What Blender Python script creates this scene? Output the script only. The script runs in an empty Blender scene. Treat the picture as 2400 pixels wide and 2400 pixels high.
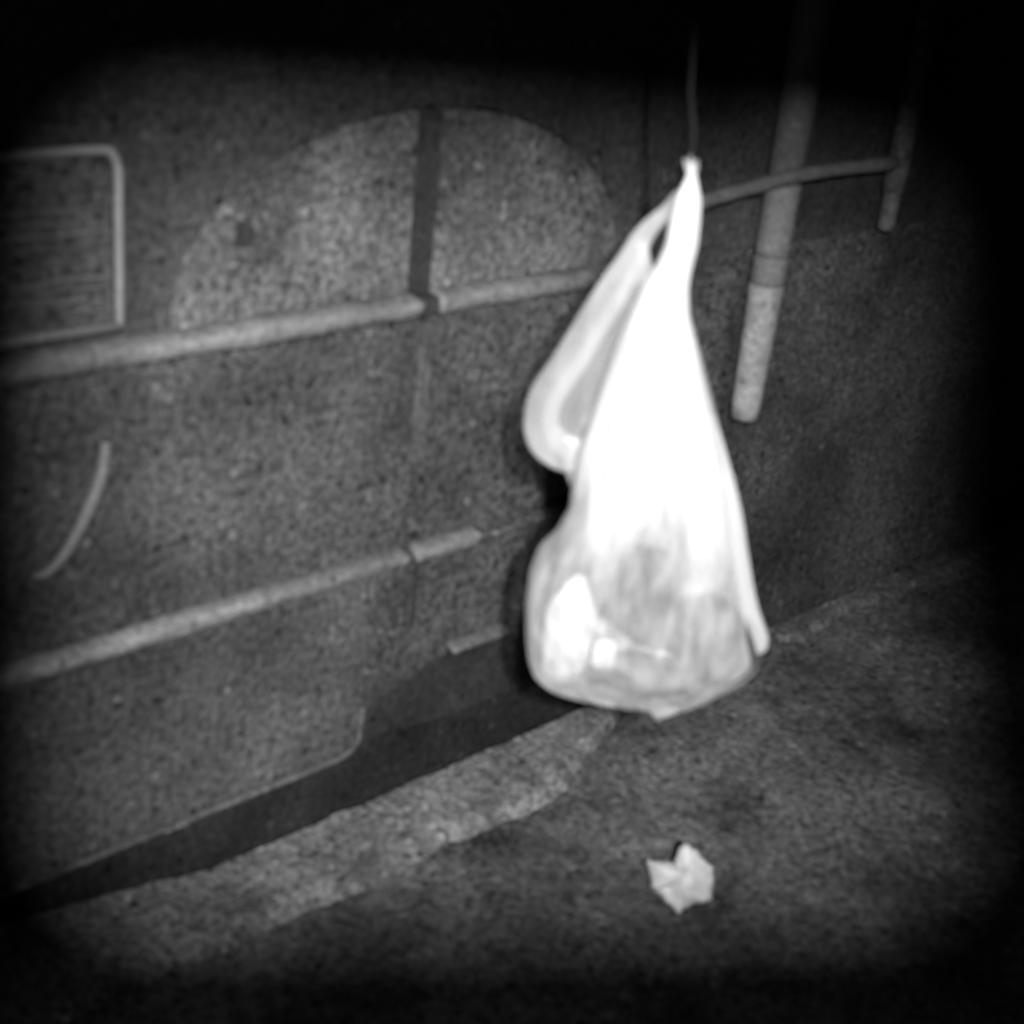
import bpy, bmesh, math, random
from mathutils import Vector, Matrix, noise
random.seed(7)
S = bpy.context.scene
COL = S.collection
PI = math.pi

# ------------------------------------------------------------------ camera
F = 3504.0                                   # focal length in pixels of the 2400 px photograph
cD = Vector((-834, 7850, F)).normalized()    # world down, in camera axes (x right, y down, z forward)
cX = Vector((3900, -1150, F)); cX = (cX - cX.dot(cD)*cD).normalized()
cZ = -cD
cY = cZ.cross(cX)
CAM = Vector((0, -1.71, 1.6))
def w_dir(v): return Vector((cX.dot(v), cY.dot(v), cZ.dot(v)))
right, down, fwd = w_dir(Vector((1,0,0))), w_dir(Vector((0,1,0))), w_dir(Vector((0,0,1)))
cam = bpy.data.cameras.new('camera'); camo = bpy.data.objects.new('camera', cam); COL.objects.link(camo)
M = Matrix((right, -down, -fwd)).transposed().to_4x4(); M.translation = CAM
camo.matrix_world = M
cam.sensor_width = 36; cam.lens = 36*F/2400; cam.clip_start = .02; cam.clip_end = 200
cam.dof.use_dof = True; cam.dof.focus_distance = 60; cam.dof.aperture_fstop = 4.5
S.camera = camo

# ------------------------------------------------------------------ night sky, moon, exposure
W = bpy.data.worlds.new('World'); S.world = W; W.use_nodes = True
nt = W.node_tree; bg = nt.nodes['Background']
sky = nt.nodes.new('ShaderNodeTexSky'); sky.sky_type = 'NISHITA'; sky.sun_disc = False
sky.sun_elevation = math.radians(38); sky.sun_rotation = math.radians(200)
bw = nt.nodes.new('ShaderNodeRGBToBW')
nt.links.new(sky.outputs[0], bw.inputs[0]); nt.links.new(bw.outputs[0], bg.inputs[0])
bg.inputs[1].default_value = 0.0002
sn = bpy.data.lights.new('moon', 'SUN'); sn.energy = .002; sn.angle = math.radians(.5)
so = bpy.data.objects.new('moon', sn); COL.objects.link(so)
so.rotation_euler = (math.radians(52), 0, math.radians(-20))
S.view_settings.view_transform = 'Standard'; S.view_settings.look = 'None'
S.view_settings.exposure = 0; S.view_settings.gamma = 1

# ------------------------------------------------------------------ helpers
def pix(px, py): return w_dir(Vector((px-1200, py-1200, F)))
def at_y(px, py, y=0.0):
    r = pix(px, py); return CAM + r*((y-CAM.y)/r.y)
def at_z(px, py, z=0.0):
    r = pix(px, py); return CAM + r*((z-CAM.z)/r.z)
def at_plane(px, py, P, N):
    r = pix(px, py); return CAM + r*((P-CAM).dot(N)/r.dot(N))

def mat(name, v, rough=.85, cloud=(2.5, .35), speck=(90, .35), bump=.3, metal=0.0, streak=None, spec=.3):
    m = bpy.data.materials.new(name); m.use_nodes = True
    t = m.node_tree; N = t.nodes; L = t.links; b = N['Principled BSDF']
    tc = N.new('ShaderNodeTexCoord')
    def nz(scale, det, ro=.6, vec=None):
        n = N.new('ShaderNodeTexNoise'); n.inputs['Scale'].default_value = scale
        n.inputs['Detail'].default_value = det; n.inputs['Roughness'].default_value = ro
        L.new(vec or tc.outputs['Object'], n.inputs['Vector']); return n
    def ma(op, a, bb):
        n = N.new('ShaderNodeMath'); n.operation = op
        for i, x in enumerate((a, bb)):
            if isinstance(x, (int, float)): n.inputs[i].default_value = x
            else: L.new(x, n.inputs[i])
        return n.outputs[0]
    def rng(src, lo, hi, a, bb):
        r = N.new('ShaderNodeMapRange'); L.new(src, r.inputs[0])
        for i, x in enumerate((lo, hi, a, bb)): r.inputs[i+1].default_value = x
        return r.outputs[0]
    c = nz(cloud[0], 5, .62); s = nz(speck[0], 2.5, .7); s2 = nz(speck[0]*2.7, 1, .5)
    k = rng(c.outputs[0], .3, .7, 1-cloud[1], 1+cloud[1])
    k2 = rng(s.outputs[0], .28, .72, max(.08, 1-speck[1]), 1+speck[1])
    k3 = rng(s2.outputs[0], .62, .78, 1, 1+1.6*speck[1])
    k4 = rng(s2.outputs[0], .25, .36, 1-1.2*min(.8, speck[1]), 1)
    val = ma('MULTIPLY', ma('MULTIPLY', k, k2), ma('MULTIPLY', ma('MULTIPLY', k3, k4), v))
    vo = N.new('ShaderNodeTexVoronoi'); vo.inputs['Scale'].default_value = speck[0]*.62; L.new(tc.outputs['Object'], vo.inputs['Vector'])
    sp = N.new('ShaderNodeSeparateColor'); L.new(vo.outputs['Color'], sp.inputs[0])
    near = rng(vo.outputs['Distance'], .18, .42, 1, 0)
    up_ = rng(sp.outputs[0], .80, .98, 0, 1.3*speck[1]); dn_ = rng(sp.outputs[0], .02, .2, min(.85, 1.5*speck[1]), 0)
    val = ma('MULTIPLY', val, ma('ADD', ma('SUBTRACT', ma('MULTIPLY', near, up_), ma('MULTIPLY', near, dn_)), 1.0))
    if streak:
        mp = N.new('ShaderNodeMapping'); mp.inputs['Scale'].default_value = streak[0]
        L.new(tc.outputs['Object'], mp.inputs['Vector'])
        q = nz(1, 4, .6, mp.outputs[0])
        val = ma('MULTIPLY', val, rng(q.outputs[0], .3, .7, 1-streak[1], 1+streak[1]))
    cb = N.new('ShaderNodeCombineColor')
    for i in range(3): L.new(val, cb.inputs[i])
    L.new(cb.outputs[0], b.inputs['Base Color'])
    b.inputs['Roughness'].default_value = rough; b.inputs['Metallic'].default_value = metal
    b.inputs['Specular IOR Level'].default_value = spec
    if bump:
        bp = N.new('ShaderNodeBump'); bp.inputs['Strength'].default_value = bump; bp.inputs['Distance'].default_value = .004
        L.new(ma('ADD', s.outputs[0], s2.outputs[0]), bp.inputs['Height']); L.new(bp.outputs[0], b.inputs['Normal'])
    return m

def film(name, op, white=.85, lo=.0, wr=(40, .5), zr=None):
    """thin plastic film: part lets light straight through, the rest scatters it both ways; op = cover"""
    m = bpy.data.materials.new(name); m.use_nodes = True
    t = m.node_tree; N = t.nodes; L = t.links; N.remove(N['Principled BSDF']); out = N['Material Output']
    tc = N.new('ShaderNodeTexCoord')
    mp = N.new('ShaderNodeMapping'); mp.inputs['Scale'].default_value = (1, 1, .35); L.new(tc.outputs['Object'], mp.inputs[0])
    n = N.new('ShaderNodeTexNoise'); n.inputs['Scale'].default_value = wr[0]; n.inputs['Detail'].default_value = 3
    L.new(mp.outputs[0], n.inputs['Vector'])
    bp = N.new('ShaderNodeBump'); bp.inputs['Strength'].default_value = wr[1]; bp.inputs['Distance'].default_value = .006
    L.new(n.outputs[0], bp.inputs['Height'])
    d = N.new('ShaderNodeBsdfDiffuse'); d.inputs[0].default_value = (white,)*3+(1,); L.new(bp.outputs[0], d.inputs['Normal'])
    tl = N.new('ShaderNodeBsdfTranslucent'); tl.inputs[0].default_value = (white,)*3+(1,); L.new(bp.outputs[0], tl.inputs['Normal'])
    gl = N.new('ShaderNodeBsdfGlossy'); gl.inputs[0].default_value = (1, 1, 1, 1); gl.inputs['Roughness'].default_value = .35; L.new(bp.outputs[0], gl.inputs['Normal'])
    tr = N.new('ShaderNodeBsdfTransparent')
    a = N.new('ShaderNodeMixShader'); a.inputs[0].default_value = .3; L.new(d.outputs[0], a.inputs[1]); L.new(tl.outputs[0], a.inputs[2])
    g = N.new('ShaderNodeMixShader'); g.inputs[0].default_value = .05; L.new(a.outputs[0], g.inputs[1]); L.new(gl.outputs[0], g.inputs[2])
    r = N.new('ShaderNodeMapRange'); L.new(n.outputs[0], r.inputs[0]); r.inputs[1].default_value = .3; r.inputs[2].default_value = .7
    r.inputs[3].default_value = op-lo; r.inputs[4].default_value = op+lo
    lw = N.new('ShaderNodeLayerWeight'); lw.inputs[0].default_value = .35      # film is denser where it is seen edge-on
    sc_ = N.new('ShaderNodeMath'); sc_.operation = 'MULTIPLY_ADD'; L.new(lw.outputs['Facing'], sc_.inputs[0]); sc_.inputs[1].default_value = .35; L.new(r.outputs[0], sc_.inputs[2]); sc_.use_clamp = True
    if zr:      # the film is bunched into many layers towards the neck and fans out below
        sx = N.new('ShaderNodeSeparateXYZ'); L.new(tc.outputs['Object'], sx.inputs[0])
        n2 = N.new('ShaderNodeTexNoise'); n2.inputs['Scale'].default_value = 17; n2.inputs['Detail'].default_value = 3; L.new(mp.outputs[0], n2.inputs['Vector'])
        z2 = N.new('ShaderNodeMath'); z2.operation = 'MULTIPLY_ADD'; L.new(n2.outputs[0], z2.inputs[0]); z2.inputs[1].default_value = .30; L.new(sx.outputs[2], z2.inputs[2])
        mr = N.new('ShaderNodeMapRange'); mr.interpolation_type = 'SMOOTHSTEP'; L.new(z2.outputs[0], mr.inputs[0]); mr.inputs[1].default_value = zr[0]+.15; mr.inputs[2].default_value = zr[1]+.15
        mm = N.new('ShaderNodeMath'); mm.operation = 'MULTIPLY'; L.new(mr.outputs[0], mm.inputs[0]); L.new(sc_.outputs[0], mm.inputs[1]); sc_ = mm
    x = N.new('ShaderNodeMixShader'); L.new(sc_.outputs[0], x.inputs[0]); L.new(tr.outputs[0], x.inputs[1]); L.new(g.outputs[0], x.inputs[2])
    L.new(x.outputs[0], out.inputs[0]); return m

def obj(name, bm, m, parent=None, smooth=False):
    me = bpy.data.meshes.new(name); bmesh.ops.recalc_face_normals(bm, faces=bm.faces); bm.to_mesh(me); bm.free()
    if smooth:
        for p in me.polygons: p.use_smooth = True
    o = bpy.data.objects.new(name, me); COL.objects.link(o); me.materials.append(m)
    if parent: o.parent = parent; o.matrix_parent_inverse = Matrix.Translation(-parent.location)
    return o
def thing(name, label, cat, loc=(0,0,0), group=None):
    o = bpy.data.objects.new(name, None); COL.objects.link(o); o.location = loc; o.empty_display_size = .05
    o['label'] = label; o['category'] = cat
    if group: o['group'] = group
    return o
def tag(o, label, cat, group=None):
    o['label'] = label; o['category'] = cat
    if group: o['group'] = group
    return o

def box(bm, x0, x1, y0, y1, z0, z1, bev=0, jit=0):
    r = bmesh.ops.create_cube(bm, size=1); vs = r['verts']
    for v in vs:
        v.co = Vector(((x0+x1)/2+v.co.x*(x1-x0), (y0+y1)/2+v.co.y*(y1-y0), (z0+z1)/2+v.co.z*(z1-z0)))
        if jit: v.co += Vector([random.uniform(-jit, jit) for _ in range(3)])
    if bev:
        es = list({e for v in vs for e in v.link_edges})
        bmesh.ops.bevel(bm, geom=es, offset=bev, segments=2, affect='EDGES', clamp_overlap=True)
    return bm
def B(*a, **k): return box(bmesh.new(), *a, **k)
def tube(bm, pts, rad, n=12, flat=1.0, up=None, cap=True):
    """round (or flattened) tube through points, rad a number or a list"""
    rings = []
    for i, p in enumerate(pts):
        p = Vector(p); a = Vector(pts[max(0, i-1)]); b = Vector(pts[min(len(pts)-1, i+1)])
        t = (b-a).normalized(); u = (up or Vector((0, 0, 1)))
        if abs(t.dot(u)) > .97: u = Vector((0, 1, 0))
        s = t.cross(u).normalized(); w = s.cross(t)
        r = rad[i] if isinstance(rad, (list, tuple)) else rad
        rings.append([bm.verts.new(p + s*r*math.cos(2*PI*k/n) + w*r*flat*math.sin(2*PI*k/n)) for k in range(n)])
    for a, b in zip(rings, rings[1:]):
        for k in range(n): bm.faces.new((a[k], a[(k+1) % n], b[(k+1) % n], b[k]))
    if cap: bm.faces.new(rings[0]); bm.faces.new(rings[-1])
    return bm
def smooth_path(pts, m=8):
    out = []; P = [Vector(p) for p in pts]
    for i in range(len(P)-1):
        a, b, c, d = P[max(0, i-1)], P[i], P[i+1], P[min(len(P)-1, i+2)]
        for k in range(m):
            t = k/m
            out.append(.5*((2*b)+(c-a)*t+(2*a-5*b+4*c-d)*t*t+(3*b-a-3*c+d)*t**3))
    out.append(P[-1]); return out
def prism(pts, y0, y1):
    """outline in the x-z plane given a thickness in y"""
    bm = bmesh.new()
    a = [bm.verts.new((x, y0, z)) for x, z in pts]; b = [bm.verts.new((x, y1, z)) for x, z in pts]
    bm.faces.new(a); bm.faces.new(list(reversed(b)))
    for i in range(len(pts)):
        j = (i+1) % len(pts); bm.faces.new((a[i], b[i], b[j], a[j]))
    return bm
def rough_ledge(x0, x1, y0, z0, z1, amp, seed, back=.02):
    """moulded ledge run with worn, uneven arrises"""
    bm = bmesh.new(); n = int((x1-x0)/.012); rings = []
    for i in range(n+1):
        x = x0+(x1-x0)*i/n
        q = [noise.noise(Vector((x*9, k*3.1, seed)))*amp + noise.noise(Vector((x*40, k*5, seed)))*amp*.5 for k in range(6)]
        prof = [(back, z0+q[1]), (y0+.010+q[0], z0+q[1]), (y0+.004+q[2], z0+.003+q[1]), (y0+q[2], z1-.004+q[3]), (y0+.004+q[4], z1+q[3]), (back, z1+.012+q[5])]
        rings.append([bm.verts.new((x, y, z)) for y, z in prof])
    for a, b in zip(rings, rings[1:]):
        for k in range(6): bm.faces.new((a[k], a[(k+1) % 6], b[(k+1) % 6], b[k]))
    bm.faces.new(rings[0]); bm.faces.new(rings[-1]); return bm

# ------------------------------------------------------------------ materials
m_wall  = mat('weathered_render', .084, cloud=(2.6, .66), speck=(74, .8), bump=.8, streak=((6, 1, 1.2), .16))
m_upper = mat('upper_render', .058, cloud=(3.6, .5), speck=(72, .7), bump=.8, streak=((6, 1, 1.2), .2))  # darker base tone above and around the arch
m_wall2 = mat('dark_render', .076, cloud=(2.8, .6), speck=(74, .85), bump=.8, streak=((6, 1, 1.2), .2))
m_plas  = mat('arch_plaster', .118, cloud=(5.5, .7), speck=(74, .8), bump=.8, streak=((3, 1, 7), .18))
m_ledge = mat('pale_ledge_stone', .22, cloud=(7, .3), speck=(75, .4), bump=.3)
m_lip   = mat('pale_lip', .12, cloud=(9, .5), speck=(75, .5), bump=.3)
m_bar   = mat('dark_bar', .04, cloud=(8, .3), speck=(75, .5), bump=.4)
m_recess= mat('recess_stone', .055, cloud=(5, .3), speck=(80, .3), bump=.4)
m_pave  = mat('concrete_apron', .22, cloud=(7, .5), speck=(74, .8), bump=.8)
m_ground= mat('old_asphalt', .125, cloud=(3.0, .8), speck=(62, .8), bump=.8)
m_grit  = mat('grit', .11, cloud=(20, .5), speck=(60, .2), bump=0)
m_pipe3 = mat('dark_pipe_paint', .12, rough=.7, cloud=(9, .4), speck=(75, .5), bump=.3)  # darkest of the pipe tones
m_pipe  = mat('pale_pipe_paint', .33, rough=.6, cloud=(9, .3), speck=(75, .3), bump=.25)
m_pipe2 = mat('darker_pipe_paint', .17, rough=.7, cloud=(9, .3), speck=(100, .3), bump=.2)
m_frame = mat('vent_frame_paint', .28, rough=.6, cloud=(12, .2), speck=(120, .12), bump=.1)
m_slat  = mat('vent_slat_paint', .13, rough=.7, cloud=(9, .6), speck=(90, .35), bump=.15)
m_black = mat('hollow_shade', .028, cloud=(6, .5), speck=(60, .7), bump=.5)  # shade of gutter, recess and openings put into a black colour
m_cable = mat('cable_sheath', .2, rough=.6, cloud=(10, .25), speck=(90, .2), bump=.1)
m_paper = mat('crumpled_paper', .9, rough=.9, cloud=(16, .12), speck=(60, .03), bump=.1)
m_dim   = mat('dark_cloth', .05, cloud=(14, .3), speck=(60, .1), bump=.4)
m_box   = mat('white_card', .85, cloud=(5, .05), speck=(60, .03), bump=0)
m_jar   = mat('grey_tub_plastic', .05, rough=.5, cloud=(10, .12), speck=(60, .05), bump=0)
m_bottle= mat('milk_white_plastic', .85, rough=.4, cloud=(6, .05), speck=(60, .03), bump=0)
m_steel = mat('lamp_metal', .03, rough=.6, cloud=(5, .1), speck=(60, .1), bump=0)
m_film  = film('bag_film', .37, lo=.23)
m_fold  = film('folded_film', .50, lo=.10, wr=(30, .35))
m_hfold = film('handle_fold_film', .30, lo=.08)
m_solid = film('doubled_film', .92, lo=.03, wr=(30, .35))
m_hand  = film('handle_film', .20, lo=.05)
m_rim   = film('handle_rim_film', .30, lo=.10)
m_cord  = mat('grey_cord', .025, cloud=(5, .1), speck=(90, .1), bump=0)

# ------------------------------------------------------------------ unseen lamp beside the camera; added rounded square hood cuts the dark border
LP = CAM + right*.13 - down*.07 - fwd*.52
tgt = CAM + pix(1165, 1215)/F*3504*(2.75/F)
aim = (CAM + pix(1222, 1236).normalized()*2.75 - LP).normalized()
lx = (right - aim*right.dot(aim)).normalized(); ly = aim.cross(lx)
lt = thing('unseen_floodlight', 'unseen lamp beside the viewer on an added tripod, its added hood shaping the dark border', 'unseen_floodlight', (LP.x, LP.y, 0))
ld = bpy.data.lights.new('lamp', 'SPOT'); ld.energy = 520; ld.shadow_soft_size = .024
ld.spot_size = math.radians(72); ld.spot_blend = 1.0
lo = bpy.data.objects.new('lamp', ld); COL.objects.link(lo)
LM = Matrix((lx, -ly, -aim)).transposed().to_4x4(); LM.translation = LP; lo.matrix_world = LM
bm = bmesh.new(); a = .42; n = 64; hx, hy = .241*a, .203*a; E_ = 2/10.0
def sup(t, sx, sy, e):
    c, s = math.cos(t), math.sin(t); return (sx*math.copysign(abs(c)**e, c), sy*math.copysign(abs(s)**e, s))
rings = []
for sc, dist, e in ((0, a, E_), (1, a, .3), (1, -.05, .3)):
    ring = []
    for k in range(n):
        x, y = sup(2*PI*k/n, hx if not sc else .15, hy if not sc else .14, e)
        ring.append(bm.verts.new(LP + lx*x + ly*y + aim*dist))
    rings.append(ring)
for r1, r2 in zip(rings, rings[1:]):
    for k in range(n): bm.faces.new((r1[k], r1[(k+1) % n], r2[(k+1) % n], r2[k]))
bm.faces.new(rings[-1]); obj('hood', bm, m_steel, lt)
obj('pole', tube(bmesh.new(), [(LP.x, LP.y, .4), (LP.x, LP.y, LP.z-.12)], .014), m_steel, lt)
for k in range(3):
    an = 2*PI*k/3+1; obj('leg', tube(bmesh.new(), [(LP.x, LP.y, .7), (LP.x+.35*math.cos(an), LP.y+.35*math.sin(an), .01)], .01), m_steel, lt)

# ------------------------------------------------------------------ ground
def grid_sheet(x0, x1, y0, y1, nx, ny, fz, edge=None):
    bm = bmesh.new(); V = []
    for j in range(ny+1):
        row = []
        for i in range(nx+1):
            x = x0+(x1-x0)*i/nx; y = y0+(y1-y0)*j/ny
            if edge: y = edge(x, j/ny)
            row.append(bm.verts.new((x, y, fz(x, y))))
        V.append(row)
    for j in range(ny):
        for i in range(nx): bm.faces.new((V[j][i], V[j][i+1], V[j+1][i+1], V[j+1][i]))
    return bm
def gz(x, y):
    return .006*noise.noise(Vector((x*3, y*3, 1))) + .003*noise.noise(Vector((x*14, y*14, 4))) + .0016*noise.noise(Vector((x*45, y*45, 9)))-.006
g = obj('ground', grid_sheet(.2, 4.4, -2.0, -.02, 420, 198, gz), m_ground, None, True); g['kind'] = 'structure'
far = bmesh.new()
for q in ([(-60,-60),(60,-60),(60,-2.0),(-60,-2.0)], [(-60,-2.0),(.2,-2.0),(.2,-.002),(-60,-.002)], [(4.4,-2.0),(60,-2.0),(60,-.002),(4.4,-.002)], [(-60,.4),(60,.4),(60,60),(-60,60)]):
    far.faces.new([far.verts.new((x, y, -.006)) for x, y in q])
o = obj('street', far, m_ground); o['kind'] = 'structure'
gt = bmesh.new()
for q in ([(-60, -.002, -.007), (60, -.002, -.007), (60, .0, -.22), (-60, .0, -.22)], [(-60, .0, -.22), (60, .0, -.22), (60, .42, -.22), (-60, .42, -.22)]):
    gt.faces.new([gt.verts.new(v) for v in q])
o = obj('gutter', gt, m_black); o['kind'] = 'structure'  # sunk and coloured black so the gap stays dark
# concrete apron along the foot of the wall, broken front edge
def front(x):
    w = -.165 + .145*min(1, max(0, (x-1.75)/.35))
    return w - .02*noise.noise(Vector((x*5, 2, 3))) - .018*noise.noise(Vector((x*17, 5, 1))) - .02*(x-1)
def back_(x): return -.002 + .004*noise.noise(Vector((x*22, 7, 7)))-.003 + max(0, 1.13-x)*.22
def edge(x, t): return back_(x) + (front(x)-back_(x))*t
def pz(x, y):
    t = (y-back_(x))/(front(x)-back_(x))
    return (.016 + .0045*noise.noise(Vector((x*12, y*12, 3))) + .0025*noise.noise(Vector((x*40, y*40, 8))))*(1-max(0, (t-.75)*4)**2*1.15)
for xa, xb, n_, m_ in ((.3, 2.12, 260, m_pave), (2.12, 4.4, 260, m_ground)):
    p = obj('pavement', grid_sheet(xa, xb, .015, -.1, n_, 24, pz, edge), m_, None, True); p['kind'] = 'structure'
# loose grit: nobody could count it
bm = bmesh.new()
for k in range(2600):
    x = random.uniform(.5, 3.6); y = random.uniform(-1.15, -.03); r = random.choice((.0015, .002, .0025, .004))*random.uniform(.7, 1.3)
    if k % 4 == 0: y = front(x)+random.gauss(0, .03)
    z = gz(x, y) if y < front(x) else pz(x, y)
    q = bmesh.ops.create_icosphere(bm, subdivisions=1, radius=r)
    for v in q['verts']: v.co = Vector((v.co.x*random.uniform(.7, 1.3)+x, v.co.y+y, v.co.z*.7+z))
gr = obj('gravel', bm, m_grit); gr['kind'] = 'stuff'
tag(gr, 'loose grit scattered over the dark ground before the wall', 'gravel'); 

# ------------------------------------------------------------------ the building
bd = thing('building', 'weathered building wall with two pale ledges and an arched infilled window', 'building', (1.8, .2, 0))
AX, AZ, AW, AH = 1.49, .965, .445, .272      # arch: centre, springing, half width, rise
L1, L2 = .938, .492
def arch(w, h, n=150, e=1.0):
    return [(AX+(w+.012*noise.noise(Vector((k*.2, 1, 0)))+.010*noise.noise(Vector((k*.9, 1, 5))))*math.cos(PI*k/n), AZ+(h+.014*noise.noise(Vector((k*.18, 4, 0)))+.010*noise.noise(Vector((k*.9, 1, 5))))*math.sin(PI*k/n)**e) for k in range(n+1)]
X0, X1, ZT = -.8, 5.0, 2.6
# wall around the arch
top = [(X0, L1), (AX-AW, L1)] + list(reversed(arch(AW, AH))) + [(AX+AW, L1), (X1, L1), (X1, ZT), (X0, ZT)]
def ngon_prism(pts, y0, y1):
    bm = bmesh.new(); a = [bm.verts.new((x, y0, z)) for x, z in pts]
    es = [bm.edges.new((a[i], a[(i+1) % len(a)])) for i in range(len(a))]
    bmesh.ops.triangle_fill(bm, use_beauty=True, edges=es)
    r = bmesh.ops.extrude_face_region(bm, geom=list(bm.faces))
    for v in [q for q in r['geom'] if isinstance(q, bmesh.types.BMVert)]: v.co.y = y1
    return bm
obj('upper_wall', ngon_prism(top, 0, .2), m_upper, bd)
obj('wall_core', B(X0, X1, .2, .4, 0, ZT), m_recess, bd)
# infill of the arch: panes of rough plaster either side of the dark mullion, over and under the glazing bar
def arch_piece(xa, xb, za, zb, y):
    pts = []
    n = 20
    def topz(x):
        u = max(0, 1-((x-AX)/AW)**2); return AZ+AH*math.sqrt(u)
    xs = [xa+(xb-xa)*k/n for k in range(n+1)]
    xs = [x for x in xs if topz(x)-.004 > za+.004] or xs
    hi = [(x, min(zb, topz(x)-.004)) for x in xs]
    pts = [(xs[0], za)] + hi + [(xs[-1], za)]
    return ngon_prism(pts, y, y+.03)
BZ = 1.085
for xa, xb, y in ((AX-AW+.004, AX-.026, .0015), (AX+.026, AX+AW-.004, .001)):
    obj('infill_panel', arch_piece(xa, xb, L1, 2, y), m_plas, bd)
obj('mullion', B(AX-.024, AX+.022, -.001, .05, L1+.012, AZ+AH-.004, bev=.004), m_bar, bd)
# pale window sill that runs on as a ledge; joints between the stones
x = .2; k = 0
for xa, xb in ((.2, 1.478), (1.515, 1.93)):
    obj('sill_stone', rough_ledge(xa, xb, -.030, L1-.018, L1+.010, .005, k), m_ledge, bd, True); k += 1
obj('mullion_foot', B(1.480, 1.513, -.026, .02, L1-.016, L1+.012, bev=.004), m_recess, bd)
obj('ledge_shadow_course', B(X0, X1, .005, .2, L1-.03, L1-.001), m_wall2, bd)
# middle panels
JX = 1.505
def panel(name, x0, x1, z0, z1, y0, m, c=.004):
    bm = B(x0, x1, y0, .2, z0, z1, bev=c); return obj(name, bm, m, bd)
panel('wall_panel', X0, .62, L2+.02, L1-.031, 0, m_wall)
panel('wall_panel', .625, JX-.006, L2+.02, L1-.031, .001, m_wall)
panel('wall_panel', JX+.020, 2.30, L2+.02, L1-.031, .004, m_wall)
panel('wall_panel', 2.306, X1, L2+.02, L1-.031, .002, m_wall2)
obj('joint_strip', B(JX-.005, JX+.019, -.002, .1, .66, L1-.036, bev=.002), m_lip, bd)
obj('joint', B(1.527, 1.532, -.001, .01, .345, L2-.02), m_bar, bd)
for xa, xb in ((.1, 1.497), (1.514, 1.66), (1.663, 1.98)):
    obj('ledge_stone', rough_ledge(xa, xb, -.022 if xa < 1.6 else -.014, L2-.012, L2+.011 if xa < 1.6 else L2+.003, .004, 20+k), m_ledge if xa < 1.6 else m_wall, bd, True); k += 1  # last stone in wall tone, for the ledge fading into the bag's shadow
obj('ledge_backing', B(X0, X1, .005, .2, L2-.012, L2+.02), m_wall2, bd)
# lower panels with the lipped lower edge, recess beneath coloured black for its shade
LB = .132
def rounded(x0, x1, z0, z1, r):
    pts = [(x0, z1), (x0, z0)]
    for q in range(9):
        t = -PI/2 + PI/2*q/8; pts.append((x1-r+r*math.cos(t), z0+r+r*math.sin(t)))
    return pts+[(x1, z1)]
obj('lower_panel', ngon_prism(rounded(X0, 1.425, LB, L2-.013, .05), 0, .06), m_wall, bd)
obj('lower_panel', ngon_prism([(1.43, L2-.013), (1.43, LB+.075)] + [(1.45+.15*q/14, .212+.05*q/14+.007*noise.noise(Vector((q*.8, 3, 3)))) for q in range(15)] + [(1.80, .266), (1.80, L2-.013)], .004, .06), m_wall, bd)
obj('lower_panel', ngon_prism([(1.804, .20), (X1, .20), (X1, L2-.013), (1.804, L2-.013)], .002, .06), m_wall2, bd)
path = [(X0, -.004, LB)] + [(x_, -.004, LB) for x_ in (.8, .95, 1.1, 1.25, 1.37)] + [(1.40, -.004, LB+.006), (1.42, -.004, LB+.024), (1.425, -.004, LB+.055), (1.426, -.004, .22)]
obj('panel_lip', tube(bmesh.new(), path, .0055, 8), m_lip, bd, True)  # lighter tone carries the highlight along the panel edge
obj('lip_highlight', B(1.035, 1.075, -.012, -.008, LB-.0015, LB+.0015), m_ledge, bd)  # brightest bit of that highlight, set in as a pale sliver
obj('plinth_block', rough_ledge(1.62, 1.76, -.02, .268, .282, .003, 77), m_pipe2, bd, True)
obj('shaded_setback', ngon_prism([(1.44, L2-.03), (1.44, .125), (1.55, .115), (1.65, .10), (1.90, .10), (1.90, L2-.03)], .035, .06), m_bar, bd)  # coloured dark to carry the soft shadow at the wall foot
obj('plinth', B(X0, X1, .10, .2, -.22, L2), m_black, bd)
obj('plinth_face', B(2.12, X1, .004, .099, -.21, .199, bev=.004), m_wall2, bd)
# small ventilation holes in the left infill: flush patches, darkness put into the colour
obj('hole', ngon_prism([(1.146, 1.062), (1.160, 1.055), (1.176, 1.060), (1.179, 1.082), (1.168, 1.092), (1.150, 1.088)], -.001, .02), m_bar, bd)
obj('hole_patch', ngon_prism([(1.196, 1.050), (1.222, 1.046), (1.234, 1.060), (1.228, 1.084), (1.200, 1.086)], .0006, .02), m_wall2, bd)
obj('opening_patch', B(2.565, 2.60, -.004, .002, .96, 1.03, bev=.002), m_black, bd)  # black plate drawn for the dark of a small opening

# ------------------------------------------------------------------ vent left of the arch
vt = thing('wall_vent', 'pale framed vent with crooked slats on the wall left of the arched window', 'vent', (.8, 0, .978))
bm = bmesh.new()
fx0, fx1, fz0, fz1, fw = .62, .962, .975, 1.206, .0085
obj('frame', tube(bmesh.new(), smooth_path([(fx0, -.012, fz1), (.80, -.012, fz1), (fx1-.03, -.012, fz1), (fx1-.008, -.012, fz1-.006), (fx1, -.012, fz1-.028), (fx1, -.012, 1.12), (fx1, -.012, 1.05), (fx1, -.012, fz0)], 5), fw*.75, 8), m_frame, vt, True)
obj('frame_base', tube(bmesh.new(), [(fx0, -.012, fz0+.001), (.8, -.012, fz0), (fx1+.003, -.012, fz0)], fw*.8, 8), m_frame, vt, True)
obj('backing', B(fx0, fx1-.006, -.003, -.0005, fz0+.004, fz1-.004), m_wall2, vt)
sz = [1.172, 1.135, 1.118, 1.103, 1.085, 1.067, 1.042, 1.030, 1.018, .998]
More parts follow.
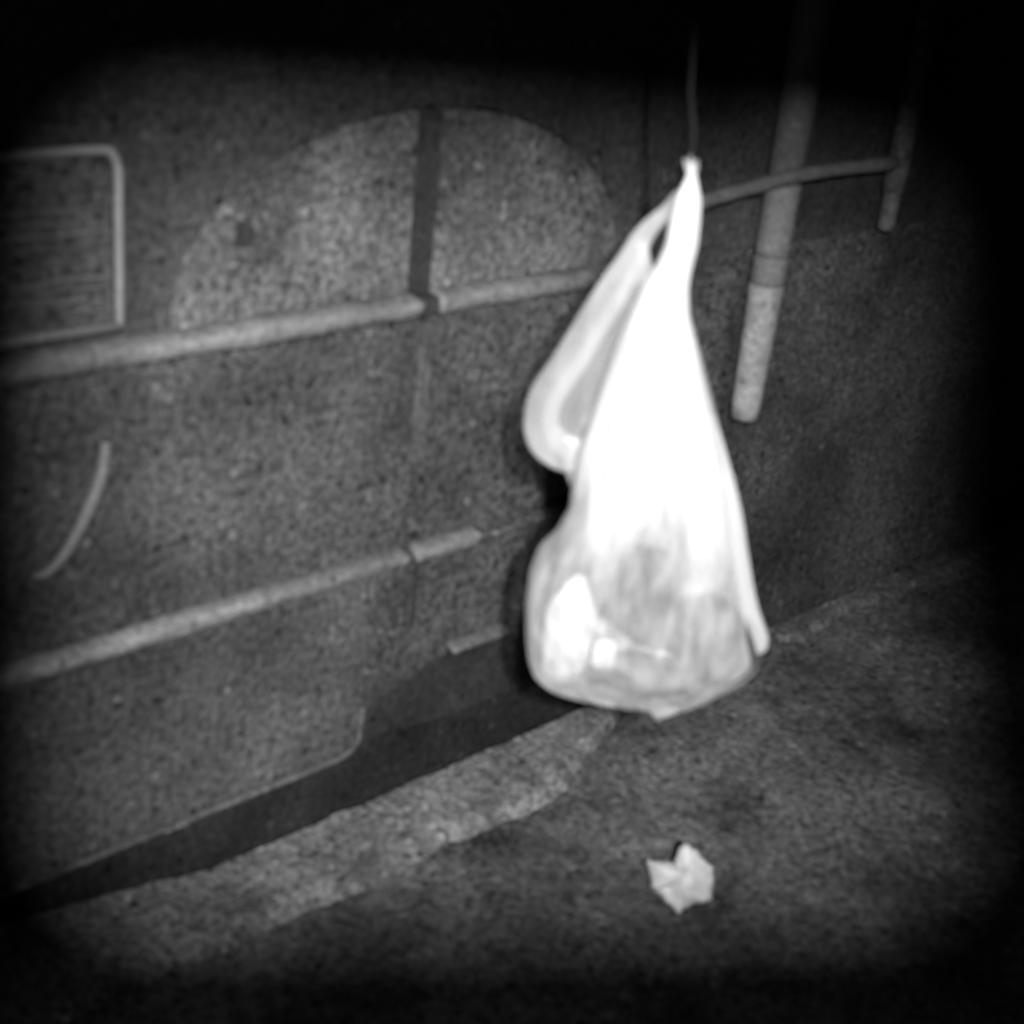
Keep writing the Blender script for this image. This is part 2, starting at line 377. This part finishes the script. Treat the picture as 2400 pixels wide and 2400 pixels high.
for i, z in enumerate(sz):
    bm = bmesh.new(); pts = [(x_, -.006-.004*(i % 2), z+.006*noise.noise(Vector((x_*14, i*7, 0)))) for x_ in [fx0+(fx1-.012-fx0-.03*(i % 3 == 2))*q/12 for q in range(13)]]
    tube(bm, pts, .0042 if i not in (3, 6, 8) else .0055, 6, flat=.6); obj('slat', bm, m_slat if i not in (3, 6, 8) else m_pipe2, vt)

# ------------------------------------------------------------------ cable curve on the left
cp = [at_y(*q, -.012) for q in ((248, 1035), (243, 1085), (225, 1150), (190, 1230), (150, 1300), (112, 1340), (78, 1352))]
c = obj('cable', tube(bmesh.new(), smooth_path(cp, 6), [.0075+.002*math.sin(i*.12) for i in range(37)], 8), m_cable, None, True)
tag(c, 'short pale cable curving down the wall below the vent', 'cable')

# ------------------------------------------------------------------ pipes right of the bag
def pipe(name, label, x, segs, mats, g):
    t = thing(name, label, 'pipe', (x, -.04, segs[0][0]), g)
    for (z0, z1, r0, r1), m in zip(segs, mats):
        pts = [(x+.002*noise.noise(Vector((0, 0, z0+(z1-z0)*q/8*9))), -.045, z0+(z1-z0)*q/8) for q in range(9)]
        obj('pipe_length', tube(bmesh.new(), pts, [r0+(r1-r0)*q/8 for q in range(9)], 16), m, t, True)
    return t
t = pipe('downpipe', 'thick pale downpipe on the wall right of the hanging bag', 2.33, [(.605, .880, .029, .034), (.880, .935, .034, .034), (.935, 1.075, .034, .034), (1.075, 2.3, .034, .044)], [m_pipe, m_pipe2, m_pipe2, m_pipe2], 'pipes on the right wall')  # upper lengths darker: shadow and weaker light put into the paint
for z_ in (1.45,):
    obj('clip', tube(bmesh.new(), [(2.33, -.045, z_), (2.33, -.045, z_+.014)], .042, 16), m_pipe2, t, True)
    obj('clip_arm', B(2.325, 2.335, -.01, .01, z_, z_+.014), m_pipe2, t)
obj('outlet', tube(bmesh.new(), [(2.33, -.045, .6035), (2.33, -.045, .606)], .024, 16), m_black, t)  # black disc put in for the dark hollow of the open end
t2 = pipe('downpipe', 'thin faint pipe at the far right end of the horizontal conduit', 2.71, [(.95, 1.03, .018, .018), (1.10, 2.3, .024, .026)], [m_pipe3, m_pipe3], 'pipes on the right wall')
obj('elbow', tube(bmesh.new(), [(2.71, -.045, 1.03), (2.71, -.045, 1.10)], .024, 12), m_pipe3, t2, True)
bm = bmesh.new(); cpts = [at_y(*q, -.085) for q in ((1600, 490), (1680, 462), (1760, 440), (1850, 415), (1950, 398), (2040, 388), (2095, 382))]
cpts = smooth_path(cpts, 5)
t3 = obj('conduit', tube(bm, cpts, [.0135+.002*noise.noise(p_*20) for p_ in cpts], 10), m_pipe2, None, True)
tag(t3, 'horizontal grey conduit crossing the thick downpipe behind the bag tip', 'pipe')

# ------------------------------------------------------------------ the hanging bag
Bp = at_y(1510, 1000, -.62)
fh = Vector((Bp.x-CAM.x, Bp.y-CAM.y, 0)).normalized(); rh = Vector((fh.y, -fh.x, 0))
def bag_uv(px, py):
    p_ = at_plane(px, py, Bp, fh); return ((p_-Bp).dot(rh), p_.z)
def bag_pt(u, z, d): return Vector((Bp.x, Bp.y, 0)) + rh*u + fh*d + Vector((0, 0, z))
LEFT = [(1620, 372), (1606, 420), (1583, 460), (1568, 520), (1560, 570), (1538, 620), (1508, 660), (1480, 720), (1450, 790), (1420, 870), (1385, 960), (1352, 1060), (1338, 1150), (1335, 1190), (1300, 1250), (1262, 1285), (1240, 1340), (1232, 1410), (1232, 1490), (1240, 1550), (1254, 1590), (1285, 1615), (1350, 1640), (1480, 1652)]
RIGHT= [(1624, 372), (1636, 420), (1646, 460), (1643, 520), (1637, 570), (1624, 620), (1617, 660), (1620, 720), (1640, 790), (1665, 870), (1692, 960), (1716, 1060), (1740, 1150), (1747, 1190), (1757, 1250), (1764, 1285), (1770, 1340), (1775, 1410), (1796, 1472), (1780, 1502), (1735, 1540), (1675, 1578), (1612, 1616), (1540, 1652)]
def interp(tab, py):
    if py <= tab[0][1]: return tab[0][0]
    for (x0, y0), (x1, y1) in zip(tab, tab[1:]):
        if py <= y1: return x0+(x1-x0)*(py-y0)/(y1-y0)
    return tab[-1][0]
def smo(tab, py, w=9):
    return sum(interp(tab, min(1652, max(372, py+k*w/2))) for k in (-2, -1, 0, 1, 2))/5
def bag_layer(py0, py1, shrink, depth, nr, ns, amp, seed, closed=True):
    bm = bmesh.new(); rings = []
    for j in range(nr+1):
        py = py0+(py1-py0)*j/nr
        l, r = bag_uv(smo(LEFT, py), py), bag_uv(smo(RIGHT, py), py)
        z = l[1]; cu = (l[0]+r[0])/2; hw = (r[0]-l[0])/2*shrink; s = (py-378)/1296
        dp = hw*(depth[0]+(depth[1]-depth[0])*min(1, s*1.4))
        if py > 1380: dp *= max(.10, 1-((py-1380)/290)**1.6)
        ring = []
        for k in range(ns):
            th = 2*PI*k/ns; cx, sy = math.cos(th), math.sin(th)
            pl = math.sin(th*9+seed+1.3*math.sin(z*9)+noise.noise(Vector((th*1.2, z*2.5, seed)))*3)*.55 + math.sin(th*17+seed*2+z*6)*.3
            cr = noise.noise(Vector((cx*3+seed, sy*3, z*16)))*1.1 + noise.noise(Vector((cx*7, sy*7+seed, z*38)))*.6
            tall = max(0, 1-s*1.15)
            f = 1 + amp*((.05+.20*tall)*pl*(.25+.75*abs(sy)) + (.11*(1-tall)+.02)*cr*(.15+.85*abs(sy)))
            ex = 1 if abs(cx) < .93 else 1
            ring.append(bm.verts.new(bag_pt(cu+hw*cx*(1+(f-1)*.25), z + .006*(1-tall)*noise.noise(Vector((cx*4, sy*4, seed+z*5))), dp*sy*f)))
        rings.append(ring)
    for a_, b_ in zip(rings, rings[1:]):
        for k in range(ns): bm.faces.new((a_[k], a_[(k+1) % ns], b_[(k+1) % ns], b_[k]))
    if closed: bm.faces.new(rings[0]); bm.faces.new(rings[-1])
    return bm
tip = bag_pt(*bag_uv(1621, 380), 0)
bag = thing('plastic_bag', 'white translucent plastic bag hanging by its twisted neck, full of things', 'plastic bag', bag_pt(*bag_uv(1500, 1674), 0))
obj('bag_skin', bag_layer(372, 1652, 1, (.75, .55), 150, 128, 1, 0), m_film, bag, True)
def gathers(py1, shrink, seed, amp):
    """a folded layer of film inside the neck, ending in a ragged hem"""
    bm = bag_layer(384, py1+90, shrink, (.66, .42), 100, 112, amp, seed, False)
    zc = bag_uv(1500, py1)[1]
    hem = [v for v in bm.verts if v.co.z < zc + .11*noise.noise(Vector(((v.co-Bp).dot(rh)*9, seed, (v.co-Bp).dot(fh)*9))) + .03*noise.noise(Vector(((v.co-Bp).dot(rh)*40, seed, 3)))]
    bmesh.ops.delete(bm, geom=hem, context='VERTS'); return bm
for args, (pa, pb) in (((1350, .96, 5, 1.5), (1260, 1060)), ((1420, .90, 11, 1.5), (1370, 1120))):
    mg = film('bag_gathers', .90, lo=.05, wr=(30, .35), zr=(bag_uv(1500, pa)[1], bag_uv(1500, pb)[1]))
    obj('gathered_fold', gathers(*args), mg, bag, True)
def strip(pts, wid, th, d0, seed, name, m):
    """flattened, slightly creased strap of film through photo points"""
    P = [bag_pt(*bag_uv(*q), d0) for q in pts]; P = smooth_path(P, 7); n_ = len(P)
    bm = bmesh.new(); rings = []
    for i, q in enumerate(P):
        t_ = (P[min(n_-1, i+1)]-P[max(0, i-1)]).normalized(); s_ = t_.cross(fh).normalized()
        f_ = i/(n_-1)*(len(wid)-1); a_ = int(min(len(wid)-2, f_)); w_ = wid[a_]+(wid[a_+1]-wid[a_])*(f_-a_)
        ring = []
        for k in range(12):
            an = 2*PI*k/12
            ring.append(bm.verts.new(q + s_*w_*math.cos(an) + fh*(th*math.sin(an) + .006*noise.noise(Vector((q.z*14, k*.4, seed))))))
        rings.append(ring)
    for a_, b_ in zip(rings, rings[1:]):
        for k in range(12): bm.faces.new((a_[k], a_[(k+1) % 12], b_[(k+1) % 12], b_[k]))
    bm.faces.new(rings[0]); bm.faces.new(rings[-1]); return obj(name, bm, m, bag, True)
# loose handle on the left: web of thin film within a thicker rim
web = [(1493, 600), (1460, 660), (1405, 750), (1340, 860), (1282, 945), (1265, 1000), (1275, 1045), (1310, 1080), (1335, 1140), (1375, 1170), (1420, 1050), (1450, 900), (1490, 760), (1515, 680), (1505, 630)]
bm = bmesh.new(); Wp = [bag_pt(*bag_uv(*q), .02) for q in web]
va = [bm.verts.new(q) for q in Wp]
es = [bm.edges.new((va[i], va[(i+1) % len(va)])) for i in range(len(va))]
bmesh.ops.triangle_fill(bm, use_beauty=True, edges=es)
bmesh.ops.subdivide_edges(bm, edges=bm.edges, cuts=3, use_grid_fill=True)
for v in bm.verts: v.co += fh*.012*noise.noise(v.co*22)
bmesh.ops.triangulate(bm, faces=bm.faces); o = obj('handle_web', bm, m_hand, bag, True)
md = o.modifiers.new('thick', 'SOLIDIFY'); md.thickness = .0008
strip([(1590, 455), (1560, 500), (1525, 535), (1500, 570), (1482, 610), (1440, 680), (1390, 760), (1335, 850), (1280, 935), (1266, 985), (1272, 1025), (1302, 1060), (1350, 1075), (1400, 1062)], [.004, .009, .012, .016, .020, .021, .022, .022, .026, .025, .020], .005, .012, 3, 'handle_strap', m_rim)
strip([(1500, 572), (1510, 630), (1518, 690), (1500, 760), (1470, 860), (1430, 950), (1390, 1020)], [.007, .009, .012, .017, .02, .02], .006, .016, 8, 'handle_strap', m_rim)
strip([(1340, 1060), (1355, 1110), (1370, 1165)], [.016, .020, .016], .008, .018, 15, 'handle_fold', m_rim)
# bright stiff seam down the right side and its knob, tuft at the tip
strip([(1672, 960), (1698, 1060), (1722, 1180), (1735, 1300), (1750, 1400), (1778, 1480), (1775, 1510)], [.002, .004, .008, .011, .013, .012, .007], .006, -.02, 21, 'side_seam', m_fold)
strip([(1560, 1635), (1545, 1658), (1542, 1672)], [.025, .016, .004], .006, -.01, 25, 'bottom_corner', m_rim)
for (a_, b_) in (((1621, 400), (1604, 372)), ((1622, 400), (1619, 362)), ((1624, 400), (1634, 374))):
    strip([a_, ((a_[0]+b_[0])/2, (a_[1]+b_[1])/2+2), b_], [.006, .004, .001], .002, 0, 30, 'torn_tip', m_rim)
# cord and bracket it hangs from
ct = thing('cord', 'thin grey cord going up from the tip of the hanging bag', 'cord', tip)
topc = bag_pt(*bag_uv(1632, -500), 0)
obj('strand', tube(bmesh.new(), [tip + (topc-tip)*q/10 + rh*(.0025*math.sin(q*2.1)) for q in range(11)], .0025, 8), m_cord, ct, True)
br = thing('wall_bracket', 'iron arm fixed high on the wall holding the cord', 'bracket', (topc.x, 0, topc.z))
obj('arm', tube(bmesh.new(), [(topc.x, .0, topc.z+.01), (topc.x, topc.y-.03, topc.z+.01)], .010, 10), m_steel, br)
obj('brace', tube(bmesh.new(), [(topc.x, .0, topc.z+.26), (topc.x, topc.y+.05, topc.z+.02)], .006, 8), m_steel, br)

# ------------------------------------------------------------------ things in the bag
def bpt(px, py, d): return bag_pt(*bag_uv(px, py), d)
def lathe(prof, n=24):
    bm = bmesh.new(); rings = [[bm.verts.new((r*math.cos(2*PI*k/n), r*math.sin(2*PI*k/n), z)) for k in range(n)] for r, z in prof]
    for a_, b_ in zip(rings, rings[1:]):
        for k in range(n): bm.faces.new((a_[k], a_[(k+1) % n], b_[(k+1) % n], b_[k]))
    bm.faces.new(rings[0]); bm.faces.new(rings[-1]); return bm
q = bpt(1335, 1480, -.004)
bm = bmesh.new(); bmesh.ops.create_icosphere(bm, subdivisions=5, radius=1)
for v in bm.verts:
    d_ = v.co.normalized(); r_ = 1+.14*noise.noise(d_*1.4+Vector((9, 2, 0)))+.04*noise.noise(d_*5)
    v.co = q + rh*(d_.x*.033*r_*(1-.15*d_.z) + .003*d_.z) + fh*d_.y*.02*r_ + Vector((0, 0, 1))*(math.copysign(abs(d_.z)**.8, d_.z)*.078*r_)
tag(obj('tissue_bundle', bm, m_box, None, True), 'bright white bundle standing in the left side of the bag', 'bundle')
q = bpt(1680, 1500, .012)
tb = thing('tub', 'round grey tub lying on its side in the right of the bag', 'tub', q)
bm = lathe([(.030, -.05), (.044, -.045), (.047, .03), (.050, .032), (.050, .04), (.046, .042)]); R_ = (-fh + rh*.15 + Vector((0, 0, .1))).to_track_quat('Z', 'Y').to_matrix()
bmesh.ops.transform(bm, matrix=R_.to_4x4(), verts=bm.verts); bmesh.ops.translate(bm, verts=bm.verts, vec=q); obj('tub_body', bm, m_jar, tb, True)
bm = lathe([(.0505, .030), (.0515, .034), (.0515, .043), (.040, .0445)]); bmesh.ops.transform(bm, matrix=R_.to_4x4(), verts=bm.verts); bmesh.ops.translate(bm, verts=bm.verts, vec=q); obj('lid', bm, m_jar, tb)
bm = bmesh.new(); bmesh.ops.create_icosphere(bm, subdivisions=5, radius=1)
q = bpt(1520, 1410, .01)
for v in bm.verts:
    d_ = v.co.normalized(); r_ = 1+.22*noise.noise(d_*1.7+Vector((4, 0, 0)))+.10*noise.noise(d_*5)
    v.co = q + rh*d_.x*.078*r_ + fh*d_.y*.045*r_ + Vector((0, 0, 1))*(d_.z*.060*r_ - .02*d_.x)
tag(obj('cloth', bm, m_dim, None, True), 'dark bundled cloth seen through the middle of the bag', 'cloth')
q = bpt(1423, 1488, -.052)
bm = B(-.014, .014, -.006, .006, -.020, .020, bev=.004); bmesh.ops.rotate(bm, verts=bm.verts, matrix=Matrix.Rotation(math.atan2(rh.y, rh.x), 3, 'Z')); bmesh.ops.translate(bm, verts=bm.verts, vec=q)
tag(obj('carton', bm, m_box), 'tiny white carton pressed against the front of the bag', 'carton')
bm = bmesh.new(); bmesh.ops.create_icosphere(bm, subdivisions=4, radius=1); q = bpt(1500, 1575, .0)
for v in bm.verts:
    d_ = v.co.normalized(); r_ = 1+.2*noise.noise(d_*2.2)+.10*noise.noise(d_*6)
    v.co = q + rh*d_.x*.085*r_ + fh*d_.y*.030*r_ + Vector((0, 0, 1))*(d_.z*.024*r_)
tag(obj('wrapper', bm, mat('pale_wrapper', .22, cloud=(14, .3), speck=(60, .1), bump=.4), None, True), 'pale crumpled wrapper lying at the bottom of the bag', 'wrapper')

# ------------------------------------------------------------------ crumpled paper on the ground
OUT = [(1511, 2013), (1535, 2014), (1557, 2014), (1580, 2024), (1588, 1985), (1607, 1968), (1630, 1985), (1650, 2004), (1674, 2032), (1677, 2060), (1671, 2110), (1650, 2116), (1628, 2118), (1605, 2130), (1592, 2146), (1566, 2122), (1540, 2096), (1524, 2080), (1522, 2047)]
P0 = at_z(1592, 2146, .002); hv = Vector((P0.x, P0.y+1.71, 0)).normalized(); nrm = (-hv*.78 + Vector((0, 0, .63))).normalized()
bm = bmesh.new(); n_ = len(OUT); C_ = at_plane(1612, 2060, P0, nrm) + nrm*.022
ringv = []
layers = 9
cv = bm.verts.new(C_)
def crk(p_): return noise.noise(p_*30)*.010 + abs(noise.noise(p_*60+Vector((3, 1, 2))))*.010
ou = []
for i in range(n_):
    a_, b_ = OUT[i], OUT[(i+1) % n_]
    for k in range(4): ou.append((a_[0]+(b_[0]-a_[0])*k/4+random.uniform(-3, 3), a_[1]+(b_[1]-a_[1])*k/4+random.uniform(-3, 3)))
prev = None
for j in range(1, layers+1):
    t_ = j/layers; ring = []
    for (x_, y_) in ou:
        e_ = at_plane(x_, y_, P0, nrm); p_ = C_.lerp(e_, t_) + nrm*(.022*(1-t_**2)-.020)
        ring.append(bm.verts.new(p_ + nrm*crk(p_)*(1 if j < layers else .35)))
    N_ = len(ring)
    for k in range(N_):
        if prev is None: bm.faces.new((cv, ring[k], ring[(k+1) % N_]))
        else: bm.faces.new((prev[k], ring[k], ring[(k+1) % N_], prev[(k+1) % N_]))
    prev = ring
# underside folded back down to the ground
back = []
for k, v in enumerate(prev):
    q = v.co + hv*.02; q.z = max(.001, q.z*.35); q = q.lerp(Vector((C_.x, C_.y, .002))+hv*.02, .25); back.append(bm.verts.new(q))
for k in range(N_): bm.faces.new((prev[k], back[k], back[(k+1) % N_], prev[(k+1) % N_]))
bm.faces.new(back)
pp = obj('crumpled_paper', bm, m_paper, None, True); tag(pp, 'crumpled white scrap of paper lying alone on the dark ground', 'paper')
tw = [at_z(*q, .004) for q in ((1672, 2018), (1700, 2009), (1722, 2003), (1745, 1997))]
tag(obj('twig', tube(bmesh.new(), tw, [.0018, .0014, .0012, .0006], 6), m_grit), 'thin pale twig pointing away from the paper scrap', 'twig')
